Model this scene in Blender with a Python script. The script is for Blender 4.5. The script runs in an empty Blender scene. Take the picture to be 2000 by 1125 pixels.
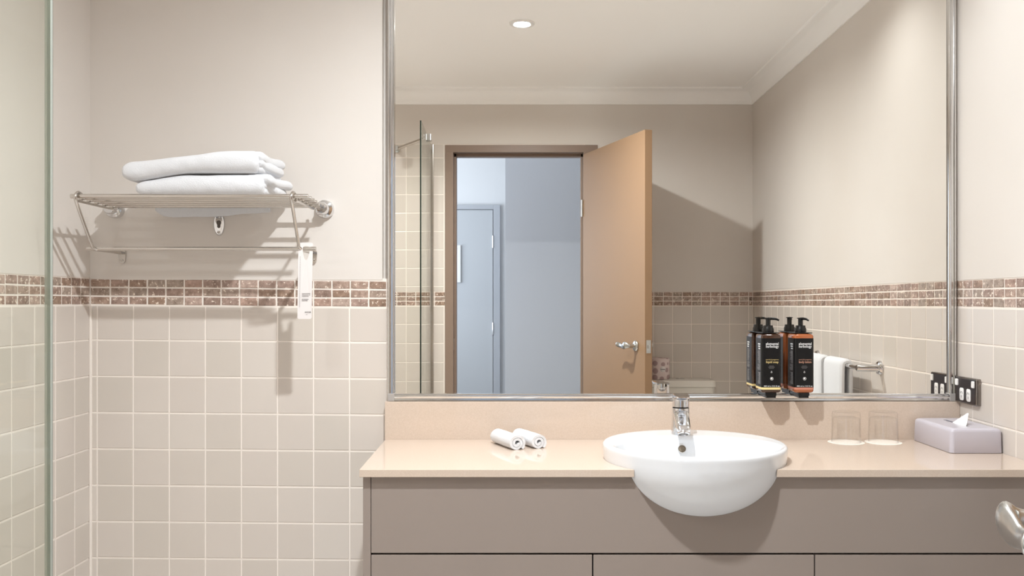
import bpy, bmesh, math, random
from mathutils import Vector, Matrix, noise

random.seed(7)
PI = math.pi
sc = bpy.context.scene
C = sc.collection

# ------------------------------------------------------------------ camera
CZ = 1.25
cam_d = bpy.data.cameras.new('camera')
cam = bpy.data.objects.new('camera', cam_d)
C.objects.link(cam)
cam.location = (0, -2.45, CZ)
cam.rotation_euler = (PI / 2, 0, 0)
cam_d.sensor_width = 36
cam_d.lens = 1703 / 2000 * 36
cam_d.shift_x = -0.017
cam_d.shift_y = 0.01325
cam_d.clip_start = 0.01
sc.camera = cam

# ------------------------------------------------------------------ world, exposure
w = bpy.data.worlds.new('world')
sc.world = w
w.use_nodes = True
w.node_tree.nodes['Background'].inputs[0].default_value = (0.75, 0.85, 1.0, 1)
w.node_tree.nodes['Background'].inputs[1].default_value = 0.6
sc.view_settings.view_transform = 'Standard'
sc.view_settings.look = 'None'
sc.view_settings.gamma = 1
sc.view_settings.use_curve_mapping = False
sc.view_settings.exposure = 1.05
sc.cycles.use_denoising = True
sc.cycles.max_bounces = 16
sc.cycles.diffuse_bounces = 8
sc.cycles.glossy_bounces = 8
sc.cycles.transmission_bounces = 12
sc.cycles.transparent_max_bounces = 16
sc.cycles.sample_clamp_indirect = 4.0
sc.cycles.blur_glossy = 0.3
sc.cycles.use_adaptive_sampling = False

CEIL = 2.385
XL, XR, YF = -1.2345, 1.198, -2.24
WARM = (0.93, 0.975, 1.0)
P_LAMP = 16.5       # the downlight in the middle of the ceiling
P_HALL = 27.0       # cool fill added as daylight so the corridor is not dark


def light(name, kind, loc, power, color, rot=(0, 0, 0), **kw):
    d = bpy.data.lights.new(name, kind)
    d.energy = power
    d.color = color
    for k, v in kw.items():
        setattr(d, k, v)
    o = bpy.data.objects.new(name, d)
    o.location = loc
    o.rotation_euler = rot
    C.objects.link(o)
    return o


LAMPS = [(-0.03, -1.116, 'round recessed downlight seen in the mirror, glowing in the white ceiling'),
         (0.02, -0.42, 'round recessed downlight above the left end of the basin counter'),
         (0.93, -0.33, 'round recessed downlight above the tissue box corner of the counter'),
         (-0.88, -1.60, 'added unseen downlight above the shower, evening the light on the left')]  # shower lamp is added, unseen, to even out the left side
lamp_lights = [
    light('downlight_bulb', 'AREA', (0, 0, 0), P_LAMP, WARM, shape='DISK', size=0.062, spread=math.radians(165)),
    light('downlight_bulb', 'AREA', (0, 0, 0), P_LAMP * 0.075, WARM, shape='DISK', size=0.062, spread=math.radians(170)),
    light('downlight_bulb', 'SPOT', (0, 0, 0), P_LAMP * 0.53, WARM, spot_size=math.radians(138), spot_blend=1.0, shadow_soft_size=0.07),
    light('downlight_bulb', 'AREA', (0, 0, 0), P_LAMP * 0.2, WARM, shape='DISK', size=0.062, spread=math.radians(130))]  # weak fill for the added shower lamp
light('corridor_daylight_fill', 'AREA', (-1.76, -3.75, 1.6), P_HALL, (0.72, 0.83, 1.0), (0, -PI / 2, 0),
      shape='RECTANGLE', size=1.3, size_y=2.2)  # cool area light added in the window opening to brighten the corridor


# ------------------------------------------------------------------ materials
def s2l(c):
    return tuple(((x / 255) / 12.92 if x / 255 <= 0.04045 else ((x / 255 + 0.055) / 1.055) ** 2.4) for x in c) + (1,)


MATS = {}


def mat(name, col=(200, 200, 200), rough=0.5, metal=0.0, spec=0.5, **kw):
    m = bpy.data.materials.new(name)
    m.use_nodes = True
    b = m.node_tree.nodes['Principled BSDF']
    b.inputs['Base Color'].default_value = s2l(col)
    b.inputs['Roughness'].default_value = rough
    b.inputs['Metallic'].default_value = metal
    b.inputs['Specular IOR Level'].default_value = spec
    for k, v in kw.items():
        b.inputs[k].default_value = v
    MATS[name] = m
    return m


def nd(m, kind, **kw):
    n = m.node_tree.nodes.new(kind)
    for k, v in kw.items():
        if k in n.inputs:
            n.inputs[k].default_value = v
        else:
            setattr(n, k, v)
    return n


def ln(m, a, b):
    m.node_tree.links.new(a, b)


def bsdf(m):
    return m.node_tree.nodes['Principled BSDF']


def obj_co(m):
    return nd(m, 'ShaderNodeTexCoord').outputs['Object']


def bump(m, scale, strength, dist=0.002, detail=3):
    n = nd(m, 'ShaderNodeTexNoise', Scale=scale, Detail=detail)
    ln(m, obj_co(m), n.inputs['Vector'])
    b = nd(m, 'ShaderNodeBump', Strength=strength, Distance=dist)
    ln(m, n.outputs['Fac'], b.inputs['Height'])
    ln(m, b.outputs['Normal'], bsdf(m).inputs['Normal'])
    return n


def ramp_col(m, fac, stops):
    r = nd(m, 'ShaderNodeValToRGB')
    e = r.color_ramp.elements
    while len(e) < len(stops):
        e.new(0.5)
    for i, (p, c) in enumerate(stops):
        e[i].position = p
        e[i].color = s2l(c)
    ln(m, fac, r.inputs['Fac'])
    return r


def speckle(m, scale, c0, c1, lo=0.3, hi=0.7, detail=4):
    n = nd(m, 'ShaderNodeTexNoise', Scale=scale, Detail=detail)
    ln(m, obj_co(m), n.inputs['Vector'])
    r = ramp_col(m, n.outputs['Fac'], [(lo, c0), (hi, c1)])
    ln(m, r.outputs['Color'], bsdf(m).inputs['Base Color'])


paint = mat('wall_paint', (205, 195, 185), 0.55, spec=0.3)
speckle(paint, 1.3, (213, 206, 199), (218, 212, 206), 0.35, 0.65)
bump(paint, 180, 0.08, 0.001)
# bump() replaces nothing on colour, only the normal
ceil_m = mat('ceiling_paint', (252, 251, 250), 0.8, spec=0.2)
cornice_m = mat('cornice_paint', (249, 248, 247), 0.5, spec=0.4)
grout_m = mat('grout', (236, 228, 220), 0.85, spec=0.2)
bump(grout_m, 400, 0.2, 0.0005)

tile_m = mat('cream_tile', (214, 204, 192), 0.22, spec=0.5)
geo = nd(tile_m, 'ShaderNodeNewGeometry')
r = ramp_col(tile_m, geo.outputs['Random Per Island'], [(0.0, (203, 195, 186)), (0.5, (207, 198, 190)), (1.0, (210, 202, 194))])
ln(tile_m, r.outputs['Color'], bsdf(tile_m).inputs['Base Color'])
bump(tile_m, 14, 0.25, 0.002, 1)

mos_m = mat('travertine_mosaic', (165, 135, 115), 0.35, spec=0.5)
geo = nd(mos_m, 'ShaderNodeNewGeometry')
base = ramp_col(mos_m, geo.outputs['Random Per Island'],
                [(0.0, (150, 128, 117)), (0.15, (182, 158, 148)), (0.3, (160, 134, 116)), (0.45, (198, 176, 166)), (0.6, (170, 154, 142)), (0.75, (184, 156, 143)), (0.9, (156, 136, 125)), (1.0, (208, 196, 184))])
n1 = nd(mos_m, 'ShaderNodeTexNoise', Scale=55, Detail=5, Roughness=0.65)
n2 = nd(mos_m, 'ShaderNodeTexNoise', Scale=95, Detail=6, Roughness=0.7)
co = obj_co(mos_m)
ln(mos_m, co, n1.inputs['Vector'])
ln(mos_m, co, n2.inputs['Vector'])
sh = ramp_col(mos_m, n1.outputs['Fac'], [(0.28, (150, 138, 126)), (0.62, (255, 253, 250))])
mx = nd(mos_m, 'ShaderNodeMixRGB', blend_type='MULTIPLY', Fac=0.8)
ln(mos_m, base.outputs['Color'], mx.inputs['Color1'])
ln(mos_m, sh.outputs['Color'], mx.inputs['Color2'])
pit = nd(mos_m, 'ShaderNodeMapRange')
pit.inputs['From Min'].default_value = 0.57
pit.inputs['From Max'].default_value = 0.62
ln(mos_m, n2.outputs['Fac'], pit.inputs['Value'])
mx2 = nd(mos_m, 'ShaderNodeMixRGB')
mx2.inputs['Color2'].default_value = s2l((236, 222, 208))
ln(mos_m, pit.outputs['Result'], mx2.inputs['Fac'])
ln(mos_m, mx.outputs['Color'], mx2.inputs['Color1'])
ln(mos_m, mx2.outputs['Color'], bsdf(mos_m).inputs['Base Color'])
bb = nd(mos_m, 'ShaderNodeBump', Strength=0.5, Distance=0.0015)
ln(mos_m, n1.outputs['Fac'], bb.inputs['Height'])
ln(mos_m, bb.outputs['Normal'], bsdf(mos_m).inputs['Normal'])

stone_m = mat('beige_stone', (222, 200, 180), 0.055, spec=0.5)
speckle(stone_m, 420, (200, 182, 166), (207, 190, 175), 0.35, 0.65, 2)
cab_m = mat('taupe_laminate', (148, 136, 128), 0.38, spec=0.4)
dark_m = mat('dark_gap', (40, 32, 28), 0.8)
chrome_m = mat('chrome', (225, 225, 226), 0.07, 1.0)
steel_m = mat('satin_chrome', (205, 200, 194), 0.16, 1.0)
nickel_m = mat('satin_nickel', (200, 200, 198), 0.28, 1.0)
alu_m = mat('polished_aluminium', (222, 222, 222), 0.12, 1.0)
clip_m = mat('grey_plastic', (165, 160, 156), 0.4)
mirror_m = mat('mirror_silver', (240, 238, 231), 0.0, 1.0)
mirror_m.node_tree.nodes['Principled BSDF'].inputs['Base Color'].default_value = (0.915, 0.895, 0.85, 1)
ceram_m = mat('white_ceramic', (228, 230, 233), 0.08, spec=0.6, **{'Coat Weight': 0.4, 'Coat Roughness': 0.04})
cist_m = mat('cistern_ceramic', (226, 222, 214), 0.15)
towel_m = mat('white_terry', (216, 217, 220), 0.95, spec=0.1, **{'Sheen Weight': 0.3})
bump(towel_m, 420, 0.6, 0.002, 4)
paper_m = mat('white_paper', (222, 217, 215), 0.7, spec=0.2)
tissue_m = mat('tissue_paper', (247, 248, 246), 0.9, spec=0.1)
coaster_m = mat('coaster_paper', (236, 228, 218), 0.7, spec=0.2)
lilac_m = mat('lilac_plastic', (190, 185, 193), 0.3, spec=0.5)
black_m = mat('black_plastic', (14, 13, 13), 0.25, spec=0.5)
label_m = mat('black_label', (10, 10, 11), 0.35, spec=0.4)
brown_m = mat('dark_brown_plate', (38, 26, 24), 0.3)
white_m = mat('white_plastic', (238, 236, 234), 0.3)
ink_m = mat('white_print', (225, 225, 225), 0.6)
gold_m = mat('gold_print', (214, 190, 130), 0.5)
copper_m = mat('copper_print', (190, 142, 120), 0.5)
inkg_m = mat('grey_print', (138, 134, 134), 0.8)
inkd_m = mat('dark_print', (95, 92, 92), 0.8)
cream_m = mat('cream_stripe', (236, 212, 150), 0.4)
pink_m = mat('rose_stripe', (196, 128, 106), 0.4)
door_m = mat('door_paint', (148, 119, 92), 0.55, spec=0.25)
frame_m = mat('door_frame_paint', (136, 117, 104), 0.4, spec=0.4)
gdoor_m = mat('grey_door_paint', (192, 194, 196), 0.45)
gframe_m = mat('grey_frame_paint', (182, 184, 188), 0.45)
hallw_m = mat('corridor_white_paint', (226, 226, 226), 0.7)
hallg_m = mat('corridor_grey_paint', (203, 207, 214), 0.7)
bump(hallg_m, 60, 0.1, 0.002)
carpet_m = mat('carpet', (120, 112, 104), 0.95, spec=0.1)
floor_m = mat('floor_tile', (220, 218, 215), 0.35)
slot_m = mat('slot_black', (12, 10, 10), 0.9, spec=0.1)
wrap_m = mat('toilet_roll_wrap', (214, 198, 196), 0.6)
vor = nd(wrap_m, 'ShaderNodeTexVoronoi', Scale=26.0, Randomness=0.35)
ln(wrap_m, obj_co(wrap_m), vor.inputs['Vector'])
rr = ramp_col(wrap_m, vor.outputs['Distance'], [(0.36, (170, 146, 146)), (0.42, (216, 200, 198))])
ln(wrap_m, rr.outputs['Color'], bsdf(wrap_m).inputs['Base Color'])



def amber(name, col):
    m = mat(name, col, 0.08, spec=0.6, **{'Coat Weight': 0.6, 'Coat Roughness': 0.03, 'Transmission Weight': 0.35, 'IOR': 1.4})
    return m


amber_dark = amber('dark_amber_bottle', (74, 44, 27))
amber_copper = amber('copper_amber_bottle', (196, 112, 66))

# clear glass sheets: tinted see-through with a Schlick sheen on each face
def clear_glass(name, tint, f0):
    m = bpy.data.materials.new(name)
    m.use_nodes = True
    nt = m.node_tree
    nt.nodes.remove(nt.nodes['Principled BSDF'])
    tr = nd(m, 'ShaderNodeBsdfTransparent')
    tr.inputs[0].default_value = tint
    gl = nd(m, 'ShaderNodeBsdfGlossy')
    gl.inputs['Roughness'].default_value = 0.0
    gi = nd(m, 'ShaderNodeNewGeometry')
    dp = nd(m, 'ShaderNodeVectorMath', operation='DOT_PRODUCT')
    ln(m, gi.outputs['Incoming'], dp.inputs[0])
    ln(m, gi.outputs['Normal'], dp.inputs[1])
    ab = nd(m, 'ShaderNodeMath', operation='ABSOLUTE')
    ln(m, dp.outputs['Value'], ab.inputs[0])
    inv = nd(m, 'ShaderNodeMath', operation='SUBTRACT')
    inv.inputs[0].default_value = 1.0
    ln(m, ab.outputs[0], inv.inputs[1])
    pw = nd(m, 'ShaderNodeMath', operation='POWER')
    pw.inputs[1].default_value = 5.0
    ln(m, inv.outputs[0], pw.inputs[0])
    fr = nd(m, 'ShaderNodeMath', operation='MULTIPLY_ADD')
    fr.inputs[1].default_value = 0.80
    fr.inputs[2].default_value = f0
    ln(m, pw.outputs[0], fr.inputs[0])
    ms = nd(m, 'ShaderNodeMixShader')
    ln(m, fr.outputs[0], ms.inputs[0])
    ln(m, tr.outputs[0], ms.inputs[1])
    ln(m, gl.outputs[0], ms.inputs[2])
    ln(m, ms.outputs[0], nt.nodes['Material Output'].inputs['Surface'])
    return m


pane_m = clear_glass('shower_glass', (0.955, 0.97, 0.945, 1), 0.02)
glass_m = clear_glass('tumbler_glass', (0.997, 0.996, 0.993, 1), 0.05)
edge_dark_m = mat('glass_edge_green', (12, 24, 18), 0.5, spec=0.1)
edge_glint_m = bpy.data.materials.new('glass_edge_glint')  # pale colour painted for the light refracted along the pane edge
edge_glint_m.use_nodes = True
nt = edge_glint_m.node_tree
tr = nd(edge_glint_m, 'ShaderNodeBsdfTransparent')
tr.inputs[0].default_value = (0.96, 0.975, 0.965, 1)
bsdf(edge_glint_m).inputs['Base Color'].default_value = s2l((216, 222, 214))
bsdf(edge_glint_m).inputs['Roughness'].default_value = 0.3
ms = nd(edge_glint_m, 'ShaderNodeMixShader')
ms.inputs[0].default_value = 0.5
ln(edge_glint_m, tr.outputs[0], ms.inputs[1])
ln(edge_glint_m, bsdf(edge_glint_m).outputs[0], ms.inputs[2])
ln(edge_glint_m, ms.outputs[0], nt.nodes['Material Output'].inputs['Surface'])

emit_m = bpy.data.materials.new('lamp_lens')
emit_m.use_nodes = True
bsdf(emit_m).inputs['Emission Color'].default_value = (1, 0.93, 0.84, 1)
bsdf(emit_m).inputs['Emission Strength'].default_value = 6.0


# ------------------------------------------------------------------ mesh helpers
def obj(name, bm, m, parent=None, smooth=False, loc=None, sub=0):
    bmesh.ops.recalc_face_normals(bm, faces=bm.faces)
    me = bpy.data.meshes.new(name)
    bm.to_mesh(me)
    bm.free()
    for mm in (m if isinstance(m, (list, tuple)) else [m]):
        me.materials.append(mm)
    o = bpy.data.objects.new(name, me)
    C.objects.link(o)
    if smooth:
        for p in me.polygons:
            p.use_smooth = True
        if smooth != 'all':
            try:
                me.set_sharp_from_angle(angle=math.radians(40))
            except Exception:
                pass
    if parent is not None:
        o.parent = parent
    if loc is not None:
        o.location = loc
    if sub:
        s = o.modifiers.new('sub', 'SUBSURF')
        s.levels = s.render_levels = sub
    return o


def thing(name, label, cat, loc=(0, 0, 0), rz=0, group=None, kind=None):
    o = bpy.data.objects.new(name, None)
    C.objects.link(o)
    o.location = loc
    o.rotation_euler = (0, 0, rz)
    return tag(o, label, cat, group, kind)


def tag(o, label=None, cat=None, group=None, kind=None):
    if label: o['label'] = label
    if cat: o['category'] = cat
    if group: o['group'] = group
    if kind: o['kind'] = kind
    return o


def struct(name, bm, m, parent=None, smooth=False, label=None):
    o = obj(name, bm, m, parent, smooth)
    o['kind'] = 'structure'
    if label: o['label'] = label
    return o


def NB():
    return bmesh.new()


def box(bm, x0, x1, y0, y1, z0, z1, bev=0.0, seg=2, mi=0):
    t = bmesh.new()
    bmesh.ops.create_cube(t, size=1)
    for v in t.verts:
        v.co = Vector((x0 + (v.co.x + .5) * (x1 - x0), y0 + (v.co.y + .5) * (y1 - y0), z0 + (v.co.z + .5) * (z1 - z0)))
    if bev > 0:
        bmesh.ops.bevel(t, geom=list(t.edges), offset=bev, segments=seg, affect='EDGES', profile=0.6)
    merge(bm, t, mi=mi)
    return bm


def merge(bm, t, M=None, mi=0):
    vm = {}
    for v in t.verts:
        vm[v] = bm.verts.new(M @ v.co if M else v.co)
    for f in t.faces:
        try:
            nf = bm.faces.new([vm[v] for v in f.verts])
            nf.material_index = mi
        except ValueError:
            pass
    t.free()


def loft(bm, rings, cap0=True, cap1=True, closed=False):
    vs = [[bm.verts.new(p) for p in r] for r in rings]
    n = len(vs[0])
    last = len(vs) if closed else len(vs) - 1
    for i in range(last):
        a, b = vs[i], vs[(i + 1) % len(vs)]
        for j in range(n):
            k = (j + 1) % n
            try:
                bm.faces.new((a[j], a[k], b[k], b[j]))
            except ValueError:
                pass
    if not closed:
        if cap0: bm.faces.new(vs[0][::-1])
        if cap1: bm.faces.new(vs[-1])
    return bm


def circ(c, r, u, v, n=16):
    c, u, v = Vector(c), Vector(u), Vector(v)
    return [c + u * (r * math.cos(2 * PI * i / n)) + v * (r * math.sin(2 * PI * i / n)) for i in range(n)]


def rrect(c, u, v, w, h, r, n=4):
    """rounded rectangle ring about c, half sizes w,h"""
    c, u, v = Vector(c), Vector(u), Vector(v)
    r = min(r, w * .999, h * .999)
    out = []
    for (sx, sy, a0) in ((1, 1, 0), (-1, 1, PI / 2), (-1, -1, PI), (1, -1, 1.5 * PI)):
        for k in range(n + 1):
            a = a0 + (PI / 2) * k / n
            out.append(c + u * (sx * (w - r) + r * math.cos(a)) + v * (sy * (h - r) + r * math.sin(a)))
    return out


def tube(bm, pts, r, n=12, caps=True):
    pts = [Vector(p) for p in pts]
    rs = r if isinstance(r, (list, tuple)) else [r] * len(pts)
    rings = []
    up = None
    for i, p in enumerate(pts):
        if i == 0: t = pts[1] - p
        elif i == len(pts) - 1: t = p - pts[i - 1]
        else: t = (pts[i + 1] - p).normalized() + (p - pts[i - 1]).normalized()
        t.normalize()
        if up is None:
            up = Vector((0, 0, 1)) if abs(t.z) < 0.9 else Vector((0, 1, 0))
        a = t.cross(up).normalized()
        up = a.cross(t).normalized()
        rings.append(circ(p, rs[i], a, up, n))
    return loft(bm, rings, caps, caps)


def smooth_path(pts, n=8):
    """Catmull-Rom through the points"""
    P = [Vector(p) for p in pts]
    P = [P[0] * 2 - P[1]] + P + [P[-1] * 2 - P[-2]]
    out = []
    for i in range(1, len(P) - 2):
        for k in range(n):
            t = k / n
            a, b, c, d = P[i - 1], P[i], P[i + 1], P[i + 2]
            out.append(0.5 * ((2 * b) + (c - a) * t + (2 * a - 5 * b + 4 * c - d) * t * t + (3 * b - a - 3 * c + d) * t ** 3))
    out.append(P[-2])
    return out


def lathe(bm, prof, c=(0, 0, 0), u=(1, 0, 0), v=(0, 1, 0), n=32, cap0=True, cap1=True):
    """profile of (radius, height) about axis u x v"""
    c, u, v = Vector(c), Vector(u), Vector(v)
    a = u.cross(v)
    rings = [circ(c + a * h, max(r, 1e-4), u, v, n) for r, h in prof]
    return loft(bm, rings, cap0, cap1)


def slab(bm, pts, h, up=(0, 0, 1)):
    """extrude a polygon outline along up"""
    up = Vector(up)
    a = [bm.verts.new(Vector(p)) for p in pts]
    b = [bm.verts.new(Vector(p) + up * h) for p in pts]
    n = len(pts)
    f1 = bm.faces.new(a[::-1])
    f2 = bm.faces.new(b)
    for i in range(n):
        bm.faces.new((a[i], a[(i + 1) % n], b[(i + 1) % n], b[i]))
    bmesh.ops.triangulate(bm, faces=[f1, f2])
    return bm


def text_mesh(name, s, size, m, parent, loc, rot, align='CENTER', sx=1.0, bold=0.0, space=1.0, fit=None):
    cu = bpy.data.curves.new(name, 'FONT')
    cu.body = s
    cu.size = size
    cu.align_x = align
    cu.offset = bold
    cu.space_character = space
    cu.resolution_u = 2
    cu.extrude = 0.00008
    tmp = bpy.data.objects.new(name, cu)
    C.objects.link(tmp)
    dg = bpy.context.evaluated_depsgraph_get()
    me = bpy.data.meshes.new_from_object(tmp.evaluated_get(dg))
    bpy.data.objects.remove(tmp)
    me.materials.clear()
    me.materials.append(m)
    if fit:
        wd = max(v.co.x for v in me.vertices) - min(v.co.x for v in me.vertices)
        sx = fit / wd
    o = bpy.data.objects.new(name, me)
    C.objects.link(o)
    o.parent = parent
    o.location = loc
    o.rotation_euler = rot
    o.scale = (sx, 1, 1)
    return o


# ------------------------------------------------------------------ tiled walls
def tiles(bm, O, U, N, us, zs, gap=0.0040, h=0.0035, bev=0.0015, shear=0.0, clip=None, jit=0.0, wob=0.0):
    """tiles between grid lines us (distance along U) and zs (heights); O.z is ignored; tile faces end at O + N*0"""
    O, U, N = Vector(O), Vector(U), Vector(N)
    Z = Vector((0, 0, 1))
    for i in range(len(us) - 1):
        for j in range(len(zs) - 1):
            a, b = us[i] + gap / 2, us[i + 1] - gap / 2
            c, d = zs[j] + gap / 2, zs[j + 1] - gap / 2
            if b - a < 0.004 or d - c < 0.004: continue
            if clip and clip((a + b) / 2, (c + d) / 2): continue
            pts = []
            corner = [(a, c), (b, c), (b, d), (a, d)]
            if wob:
                corner = [(x + random.uniform(-wob, wob), y + random.uniform(-wob, wob)) for x, y in corner]
            jj = random.uniform(-jit, jit)
            e = min(bev, (b - a) * .3, (d - c) * .3)
            cx, cy = (a + b) / 2, (c + d) / 2
            rings = []
            for ins, hh in ((0, -h), (0, -e * .8), (e * .35, -e * .25), (e, 0)):
                ring = []
                for (x, y) in corner:
                    x2 = x + math.copysign(ins, cx - x)
                    y2 = y + math.copysign(ins, cy - y)
                    ring.append(O + U * x2 + Z * (y2 - shear * x2) + N * (hh + jj))
                rings.append(ring)
            loft(bm, rings, False, True)


def rng(a, step, lo, hi):
    """grid lines a + k*step within lo..hi, with lo and hi added"""
    out = [lo]
    k = math.ceil((lo - a) / step)
    while a + k * step < hi:
        if a + k * step > lo + 0.006: out.append(a + k * step)
        k += 1
    if hi - out[-1] < 0.006 and len(out) > 1: out.pop()
    out.append(hi)
    return out


BT, BB = 1.3155, 1.2395           # mosaic band top and bottom
band_z = [BB + 0.0015, BB + 0.0265, BB + 0.0510, BT]
row_z = rng(1.1425, 0.1020, 0.0, BB)

# back wall (y = 0 is the finished face)
bm = NB(); box(bm, XL - 0.12, XR + 0.12, 0.02, 0.14, 0, CEIL + 0.1)
wb = struct('wall_back', bm, paint)
bm = NB(); box(bm, XL, -0.413, 0.0, 0.02, 1.311, CEIL)
struct('plaster', bm, paint, wb)
bm = NB(); box(bm, XL, XR, 0.0014, 0.02, 0, 1.3165 - 0.002)
struct('grout', bm, grout_m, wb)
bm = NB()
O = (XL, 0, 0)
xx = lambda v: v - XL
tiles(bm, O, (1, 0, 0), (0, -1, 0), rng(xx(-1.2144), 0.1013, 0, xx(-0.3995)), row_z, shear=0.0088)
struct('tile_field', bm, tile_m, wb)
bm = NB()
tiles(bm, O, (1, 0, 0), (0, -1, 0), rng(xx(-1.2300), 0.0519, 0, xx(-0.4005)), band_z, gap=0.0036, shear=0.0088, bev=0.002, jit=0.0004, wob=0.0006)
struct('mosaic_band', bm, mos_m, wb)
bm = NB(); box(bm, XL - 0.0, XL + 0.006, -0.006, 0.003, 0, 1.24, 0.002)
struct('corner_bead', bm, grout_m, wb)
bm = NB(); box(bm, XR - 0.007, XR, -0.006, 0.003, 0.85, 2.3, 0.002)
struct('corner_bead', bm, paint, wb)

# left wall
bm = NB(); box(bm, XL - 0.12, XL - 0.0014, YF - 0.17, 0.02, 0, CEIL + 0.1)
wl = struct('wall_left', bm, grout_m)
bm = NB(); box(bm, XL - 0.003, XL, -1.15, 0.0, BT + 0.001, CEIL)
struct('plaster', bm, paint, wl)
bm = NB(); box(bm, XL - 0.003, XL, YF, -1.15, 2.095, CEIL)
struct('plaster', bm, paint, wl)
bm = NB()
O = (XL, 0, 0)
tiles(bm, O, (0, -1, 0), (1, 0, 0), rng(0.082, 0.096, 0, 2.24), row_z)
tiles(bm, O, (0, -1, 0), (1, 0, 0), rng(0.082, 0.096, 1.15, 2.24), rng(BT + 0.1, 0.1, BT, 2.093))
struct('tile_field', bm, tile_m, wl)
bm = NB()
tiles(bm, O, (0, -1, 0), (1, 0, 0), rng(0.0485, 0.0495, 0, 2.24), band_z, gap=0.0036, bev=0.002, jit=0.0004, wob=0.0006)
struct('mosaic_band', bm, mos_m, wl)

# right wall
bm = NB(); box(bm, XR + 0.0014, XR + 0.12, YF - 0.17, 0.02, 0, CEIL + 0.1)
wr = struct('wall_right', bm, grout_m)
bm = NB(); box(bm, XR, XR + 0.004, YF, 0.0, BT - 0.006, CEIL)
struct('plaster', bm, paint, wr)
bm = NB()
O = (XR, 0, -0.006)
tiles(bm, O, (0, -1, 0), (-1, 0, 0), rng(0.0915, 0.1052, 0, 2.24), row_z, shear=0.0035)
struct('tile_field', bm, tile_m, wr)
bm = NB()
tiles(bm, O, (0, -1, 0), (-1, 0, 0), rng(0.039, 0.0526, 0, 2.24), band_z, gap=0.0036, shear=0.0035, bev=0.002, jit=0.0004, wob=0.0006)
struct('mosaic_band', bm, mos_m, wr)

# front wall with the doorway (behind the photographer, seen in the mirror)
DX0, DX1, DZ = -0.408, 0.29, 2.052     # clear opening
bm = NB()
box(bm, XL - 0.12, DX0 - 0.01, YF - 0.17, YF - 0.0014, 0, 2.6)
box(bm, DX1 + 0.01, 2.2, YF - 0.17, YF - 0.0014, 0, 2.6)
box(bm, DX0 - 0.01, DX1 + 0.01, YF - 0.17, YF - 0.0014, DZ + 0.01, 2.6)
wf = struct('wall_front', bm, grout_m)
bm = NB()
box(bm, XL, XR, YF - 0.003, YF, 2.096, CEIL)
box(bm, 0.30, XR, YF - 0.003, YF, 1.301, 2.096)
struct('plaster', bm, paint, wf)
bm = NB()
O = (XL, YF, -0.0135)
clipd = lambda a, z: False
tiles(bm, O, (1, 0, 0), (0, 1, 0), rng(xx(-0.661), 0.1013, 0, xx(-0.452)), row_z)
tiles(bm, O, (1, 0, 0), (0, 1, 0), rng(xx(-0.661), 0.1013, 0, xx(-0.452)), rng(BT + 0.03, 0.0985, BT, 2.108))
tiles(bm, O, (1, 0, 0), (0, 1, 0), rng(xx(0.668), 0.1018, xx(0.335), xx(XR)), row_z)
struct('tile_field', bm, tile_m, wf)
bm = NB()
tiles(bm, O, (1, 0, 0), (0, 1, 0), rng(xx(-0.661), 0.0509, 0, xx(-0.452)), band_z, gap=0.0036, bev=0.002)
tiles(bm, O, (1, 0, 0), (0, 1, 0), rng(xx(0.668), 0.0509, xx(0.335), xx(XR)), band_z, gap=0.0036, bev=0.002)
struct('mosaic_band', bm, mos_m, wf)

# ceiling, floor, cornice
bm = NB(); box(bm, XL - 0.12, XR + 0.12, YF, 0.14, CEIL, CEIL + 0.1)
struct('ceiling', bm, ceil_m)
bm = NB(); box(bm, XL - 0.12, XR + 0.12, YF - 0.17, 0.14, -0.05, 0)
struct('floor', bm, floor_m)
bm = NB()
CW, CH = 0.072, 0.078
prof = [(0, 0), (0.0, 0), (0.0, -CH), (0.006, -CH), (0.007, -CH + 0.006)]
for k in range(9):
    a = PI / 2 * k / 8
    prof.append((0.009 + (CW - 0.016) * (1 - math.cos(a)), -0.010 - (CH - 0.018) * (1 - math.sin(a))))
prof += [(CW - 0.002, -0.009), (CW, -0.006), (CW, 0)]
prof = prof[1:]
rings = []
for (cx, cy, dx, dy) in ((XL, 0, 1, -1), (XR, 0, -1, -1), (XR, YF, -1, 1), (XL, YF, 1, 1)):
    rings.append([Vector((cx + dx * p, cy + dy * p, CEIL + q)) for p, q in prof])
loft(bm, rings, False, False, closed=True)
struct('trim_1', bm, cornice_m, None, True)

# door frame and door
bm = NB()
box(bm, -0.452, DX0, YF - 0.172, YF + 0.008, 0, 2.052, 0.002)
box(bm, DX1, 0.366, YF - 0.172, YF + 0.008, 0, 2.052, 0.002)
box(bm, -0.452, 0.366, YF - 0.172, YF + 0.008, 2.0500, 2.089, 0.002)
box(bm, DX0 - 0.001, DX0 + 0.012, YF - 0.10, YF - 0.05, 0, 2.052, 0.001)
box(bm, DX1 - 0.012, DX1 + 0.001, YF - 0.10, YF - 0.05, 0, 2.052, 0.001)
box(bm, DX0, DX1, YF - 0.10, YF - 0.05, 2.036, 2.053, 0.001)
dfr = struct('trim_2', bm, frame_m)
bm = NB(); box(bm, DX0 - 0.002, DX0 + 0.0015, YF - 0.042, YF - 0.018, 0.99, 1.05)
struct('strike_plate', bm, nickel_m, dfr)

ua = math.atan2(0.684, 0.2406)
door = NB(); box(door, 0, 0.725, -0.037, 0, 0.012, 2.038, 0.0015)
dr = struct('door_1', door, door_m)
dr.location = (0.288, YF + 0.004, 0)
dr.rotation_euler = (0, 0, ua)
# in door space: x runs from hinge to free edge, +y is the side seen in the mirror
HZ, HS = 1.043, 0.637


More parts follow.
